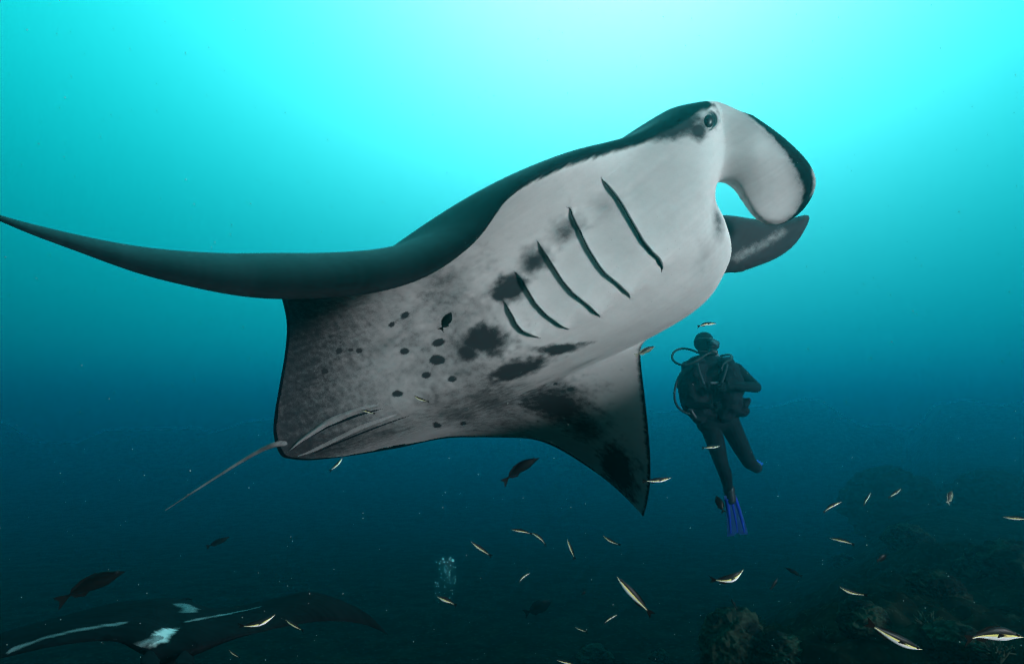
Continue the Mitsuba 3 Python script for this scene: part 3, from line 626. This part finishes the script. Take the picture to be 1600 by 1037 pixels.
# px, py, length in px, heading (degrees, anticlockwise from right), real length, kind, bend, yaw, name, label
S, D, G, L_ = ('slim', 'striped_scales'), ('oval', 'dark_scales'), ('oval', 'olive_scales'), ('long', 'dark_scales')
FISH = [
 (1104, 506, 33, 9, .11, S, -.25, 12, 'striped_fish', 'slender striped fish just above the head of the diver'),
 (1008, 548, 36, 24, .10, ('long', 'olive_scales'), 0, 10, 'damselfish', 'olive fish between the far wing and the diver, where wing and belly meet'),
 (1027, 750, 47, 5, .12, S, .12, 8, 'striped_fish', 'dark backed striped fish crossing the wing tip that points down'),
 (1111, 698, 31, 4, .11, S, 0, 12, 'striped_fish', 'slender striped fish in front of the thighs of the diver'),
 (697, 502, 33, 58, .085, D, 0, -15, 'damselfish', 'small dark damselfish close under the belly of the large manta'),
 (812, 731, 68, 33, .23, L_, -.25, 10, 'dark_fish', 'dark fish swimming below the rear edge of the large manta, left of its wing tip'),
 (143, 911, 104, 24, .26, L_, -.2, 10, 'dark_fish', 'biggest dark fish, directly above the second manta at far left'),
 (341, 846, 35, 22, .20, L_, 0, 15, 'dark_fish', 'dark fish alone in the blue water between the two mantas'),
 (402, 974, 58, 15, .12, S, .35, 5, 'striped_fish', 'bright bellied striped fish over the wing of the second manta'),
 (460, 976, 36, 160, .11, S, 0, 20, 'striped_fish', 'dimmer striped fish over the wing of the second manta, behind the bright one'),
 (752, 857, 39, 147, .12, S, 0, 8, 'striped_fish', 'striped fish heading up left just above the bubble plume'),
 (815, 829, 34, 172, .11, S, -.2, 12, 'striped_fish', 'left one of two striped fish swimming nose to tail below the large manta'),
 (843, 839, 30, 142, .11, S, -.5, 12, 'striped_fish', 'right one of two striped fish swimming nose to tail below the large manta'),
 (892, 857, 28, 112, .11, S, 0, 35, 'striped_fish', 'small steeply climbing fish right of the pair swimming nose to tail'),
 (955, 845, 29, 156, .11, S, .3, 20, 'striped_fish', 'small striped fish straight below the tip of the far wing'),
 (818, 900, 21, 35, .10, S, -.5, 20, 'striped_fish', 'faint small curved fish right of the bubble plume'),
 (698, 937, 34, 160, .13, ('long', 'striped_scales'), -.25, 12, 'striped_fish', 'dark backed fish at the foot of the bubble plume'),
 (991, 930, 80, 133, .11, S, 0, 4, 'striped_fish', 'large straight striped fish diving steeply at the bottom, right of centre'),
 (1139, 904, 56, 14, .12, ('long', 'striped_scales'), .45, 5, 'striped_fish', 'bright deep bellied striped fish below the fin of the diver'),
 (1299, 790, 35, 27, .11, S, -.25, 8, 'striped_fish', 'first and brightest of the fish in a row above the far reef'),
 (1354, 779, 24, 52, .10, S, -.2, 15, 'striped_fish', 'second fish in the row above the far reef, tilted steeply upward'),
 (1398, 770, 28, 27, .11, S, 0, 15, 'striped_fish', 'third fish in the row above the far reef'),
 (1484, 776, 22, 52, .08, G, 0, 25, 'damselfish', 'small oval fish at the right end of the row above the far reef'),
 (1588, 809, 40, 176, .12, S, 0, 8, 'striped_fish', 'striped fish cut by the right edge of the picture'),
 (1316, 844, 36, 168, .12, S, -.2, 15, 'striped_fish', 'faint slender fish below the row of fish above the far reef'),
 (1378, 871, 22, 20, .09, D, 0, 20, 'damselfish', 'dim oval fish low over the middle of the reef slope'),
 (1332, 925, 42, 166, .11, S, .35, 10, 'striped_fish', 'curved dim fish over the reef, above the large diving striped fish'),
 (1240, 893, 25, 154, .13, L_, 0, 20, 'dark_fish', 'tiny dark slender fish right of the bright deep bellied one'),
 (1210, 911, 22, 45, .12, L_, 0, 20, 'dark_fish', 'tiny dark fish rising just right of the bright deep bellied one'),
 (1398, 996, 104, -27, .11, S, .10, 4, 'striped_fish', 'large bright striped fish slanting down right over the near reef'),
 (1551, 989, 98, 1, .12, ('long', 'striped_scales'), -.28, 4, 'striped_fish', 'large bright arched fish at the bottom right corner'),
 (953, 965, 25, 28, .10, S, -.3, 15, 'striped_fish', 'dim yellowish fish left of the large steeply diving striped fish'),
 (908, 983, 20, 163, .10, S, 0, 15, 'striped_fish', 'dim small fish just above the low dark rock at the bottom'),
 (1147, 943, 17, 118, .09, L_, 0, 20, 'dark_fish', 'tiny dark fish above the knobbly rock at bottom centre right'),
 (526, 726, 28, 46, .10, S, .2, 8, 'striped_fish', 'pale fish just under the tail end of the large manta'),
 (658, 624, 27, 160, .07, S, .3, 8, 'cleaner_fish', 'tiny pale fish beside the dark spots on the manta belly'),
 (575, 643, 24, 166, .065, S, 0, 10, 'cleaner_fish', 'tiny pale fish next to the pelvic fins of the large manta'),
 (1125, 787, 24, 108, .09, D, 0, 30, 'damselfish', 'small dark fish left of the blue fin of the diver'),
 (886, 1034, 34, 168, .11, S, -.2, 8, 'striped_fish', 'bright striped fish cut by the bottom edge of the picture'),
 (912, 926, 8, 40, .06, D, 0, 20, 'damselfish', 'smallest dark speck of a fish left of the steeply diving fish'),
 (841, 948, 46, 20, .45, ('oval', 'dark_scales'), 0, 15, 'reef_fish', 'blurred big dark fish far off between the bubbles and the reef'),
 (366, 1021, 22, 155, .10, S, 0, 15, 'striped_fish', 'faint fish in front of the body of the second manta'),
 (483, 931, 22, 96, .12, ('long', 'dark_scales'), 0, 10, 'dark_fish', 'small dark fish upright against the wing edge of the second manta'),
]
count = {}
for px, py, lpx, head, real, kind, bend, yaw, name, text in FISH:
    k = count.get(name, 0); count[name] = k + 1
    key = name + (f'_{k:03d}' if k else '')
    h, y = math.radians(head), math.radians(yaw)
    z = F * real * math.cos(y) / lpx
    d = math.cos(h) * RIGHT + math.sin(h) * UP
    ax = math.cos(y) * d + math.sin(y) * FWD
    up = -math.sin(h) * RIGHT + math.cos(h) * UP
    if up @ UP < 0: up = -up
    side = np.cross(up, ax)
    M = np.eye(4); M[:3, 0], M[:3, 1], M[:3, 2], M[:3, 3] = ax * real, side * real, up * real, P(px, py, z)
    if np.linalg.det(M[:3, :3]) < 0: M[:3, 1] *= -1
    category = {'striped_fish': 'fish', 'damselfish': 'fish', 'dark_fish': 'fish', 'cleaner_fish': 'fish', 'reef_fish': 'fish'}[name]
    labels[key] = {'label': text, 'category': category, 'group': {'striped_fish': 'striped fish scattered through the water', 'damselfish': 'small damselfish', 'dark_fish': 'dark slender fish', 'cleaner_fish': 'tiny fish at the manta belly', 'reef_fish': 'far reef fish'}[name]}
    if name in ('reef_fish',): labels[key].pop('group')
    for nm, sh in fish_kind(kind[0], kind[1], bend).items():
        scene[f'{key}__{nm}'] = {**sh, 'to_world': T(M)}
# ---------------------------------------------------------------- rocks and corals on the reef
def stand(px, py):
    """Where the line of sight through a pixel meets the sea floor."""
    d = P(px, py, 1.0) - CAM
    s = np.linspace(1.5, 60, 6000); q = CAM + d * s[:, None]
    i = np.argmax(q[:, 2] < ground(q[:, 0], q[:, 1]))
    return q[i] if i else q[2000]
def knobbly(r, seed, squash=.75, knob=.22):
    m = trimesh.creation.icosphere(5, 1.0); v = m.vertices
    k = np.abs(meshkit.noise(v * 3.3 + seed * 3.7, seed) - .5) * 2
    k2 = np.abs(meshkit.noise(v * 8.5 + seed * 1.7, seed + 1) - .5) * 2
    f = 1 + .55 * (meshkit.fbm(v * 1.4 + seed, 3, seed) - .5) + knob * (.5 - k) + .10 * (.5 - k2) + .06 * (meshkit.noise(v * 22, seed + 5) - .5)
    m.vertices = v * f[:, None] * [r, r, r * squash]
    return m
def coral_color(p, n, uv):
    a = fbm(p.x * 5, p.y * 5, p.z * 5, 3); b = noise(p.x * 45, p.y * 45, p.z * 45)
    c = mix(mi.Color3f(.008, .011, .010), mi.Color3f(.028, .036, .024), smoothstep(.35, .65, a))
    return c * (.6 + .8 * b)
scene['rock_crust'] = {'type': 'diffuse', 'reflectance': mikit.proc(coral_color)}
scene['far_rock'] = {'type': 'diffuse', 'reflectance': mikit.proc(lambda p, n, uv: mi.Color3f(.014, .018, .015) * (.7 + .6 * fbm(p.x * .9, p.y * .9, p.z * .9, 2)))}
scene['coral_tips'] = {'type': 'diffuse', 'reflectance': mikit.proc(lambda p, n, uv: mi.Color3f(.035, .046, .032) * (.5 + noise(p.x * 60, p.y * 60, p.z * 60)))}
ROCKS = [(1575, 905, .62, 'broad dark rock at the right edge of the reef'), (1148, 1022, .30, 'tall knobbly rock at bottom centre right'), (930, 1034, .34, 'low dark rock at the bottom, left end of the reef'), (1225, 1030, .22, 'small rock between the tall knobbly one and the slanting striped fish'),
 (1350, 975, .20, 'pale topped rock under the tail of the slanting striped fish'), (1465, 930, .30, 'rounded rock in the middle of the reef slope'), (1030, 1030, .20, 'flat rock between the low dark one and the tall knobbly one'), (1500, 1025, .26, 'rough rock below the bright arched fish'),
 (1420, 850, .45, 'hazy rock on the far reef slope'), (1320, 880, .35, 'hazy rock where the reef drops off to the left'), (1395, 800, 1.9, 'big rounded mound fading in the distance, left one on the far reef'), (1560, 805, 1.8, 'big rounded mound fading in the distance, right one on the far reef')]
for k, (px, py, r, text) in enumerate(ROCKS):
    key = 'reef_rock' + (f'_{k:03d}' if k else '')
    m = knobbly(r, 31 + k, .8 if k != 1 else 1.25)
    at = stand(px, min(py, 1060)) if r < 1 else P(px, py, 27)
    m.apply_translation(at + [0, 0, r * .15])
    scene[key] = mikit.ply(m, 'rock_crust' if r < 1 else 'far_rock', smooth=True)
    labels[key] = {'label': text, 'category': 'rock'}
CORALS = [(1180, 985, .13, 'stubby branching coral beside the tall knobbly rock'), (1455, 985, .16, 'bushy branching coral between the two large bright fish'), (1560, 1030, .15, 'bushy branching coral at the bottom right corner'), (1285, 1000, .12, 'small branching coral left of the slanting striped fish'), (1520, 905, .2, 'branching coral against the broad dark rock')]
for k, (px, py, r, text) in enumerate(CORALS):
    key = 'branching_coral' + (f'_{k:03d}' if k else '')
    at = stand(px, py)
    man = None
    for j in range(26):
        az, el = rng.uniform(0, 2 * math.pi), rng.uniform(.35, 1.5)
        d = np.array([math.cos(az) * math.cos(el), math.sin(az) * math.cos(el), math.sin(el)])
        tip = at + d * r * rng.uniform(.75, 1.15); mid = at + d * r * .5 + rng.normal(0, .06, 3) * r
        for a_, b_, ra, rb in ((at - [0, 0, r * .2], mid, r * .10, r * .07), (mid, tip, r * .07, r * .04), (mid, mid + (tip - mid) * .7 + rng.normal(0, .16, 3) * r, r * .06, r * .035)):
            b0 = trimesh.creation.icosphere(1, 1.0).vertices
            h = m3.Manifold.hull_points(np.vstack([b0 * ra + a_, b0 * rb + b_]))
            man = h if man is None else man + h
    scene[key] = mikit.ply(to_trimesh(man), 'coral_tips', smooth=50)
    labels[key] = {'label': text, 'category': 'coral'}

# ---------------------------------------------------------------- a plume of bubbles from a diver out of sight, and drifting specks
def scatter(shape, pts, radii):
    v, f = np.asarray(shape.vertices), np.asarray(shape.faces)
    V = (v[None] * np.asarray(radii)[:, None, None] + np.asarray(pts)[:, None]).reshape(-1, 3)
    return trimesh.Trimesh(V, (f[None] + (np.arange(len(pts)) * len(v))[:, None, None]).reshape(-1, 3), process=False)
scene['bubble_skin'] = {'type': 'roughconductor', 'alpha': .12, 'specular_reflectance': {'type': 'rgb', 'value': [.55, .75, .75]}}
n = 70
t = rng.uniform(0, 1, n) ** .9
bp = P(694 + rng.normal(0, 1, n) * (7 + 3 * t) + 5 * np.sin(t * 5), 868 + 74 * t + rng.normal(0, 3, n), 7.0 + rng.normal(0, .12, n))
br = rng.uniform(.002, .007, n) * (1 + .7 * (1 - t))

bp = np.vstack([bp, P(*np.array([(692, 873, 7), (707, 876, 7), (694, 878, 7), (687, 880, 7.02), (689, 902, 7), (703, 897, 7)], float).T)]); br = np.r_[br, .016, .022, .016, .012, .009, .008]
scene['bubble_plume'] = mikit.ply(scatter(trimesh.creation.icosphere(2, 1.0), bp, br), 'bubble_skin', smooth=True)
labels['bubble_plume'] = {'kind': 'stuff', 'label': 'plume of small silvery bubbles rising from a diver out of sight', 'category': 'bubbles'}
flat('speck', (.45, .45, .42), .8)
n = 900
sx, sy, sz = rng.uniform(-60, 1660, n), rng.uniform(-40, 1080, n), .7 + 6.0 * rng.uniform(0, 1, n) ** 1.3
sr = sz / F * (.25 + .75 * rng.uniform(0, 1, n) ** 3)
scene['drifting_specks'] = mikit.ply(scatter(trimesh.creation.icosahedron(), P(sx, sy, sz), sr), 'speck', smooth=True)
labels['drifting_specks'] = {'kind': 'stuff', 'label': 'pale specks of plankton drifting in the water', 'category': 'plankton'}
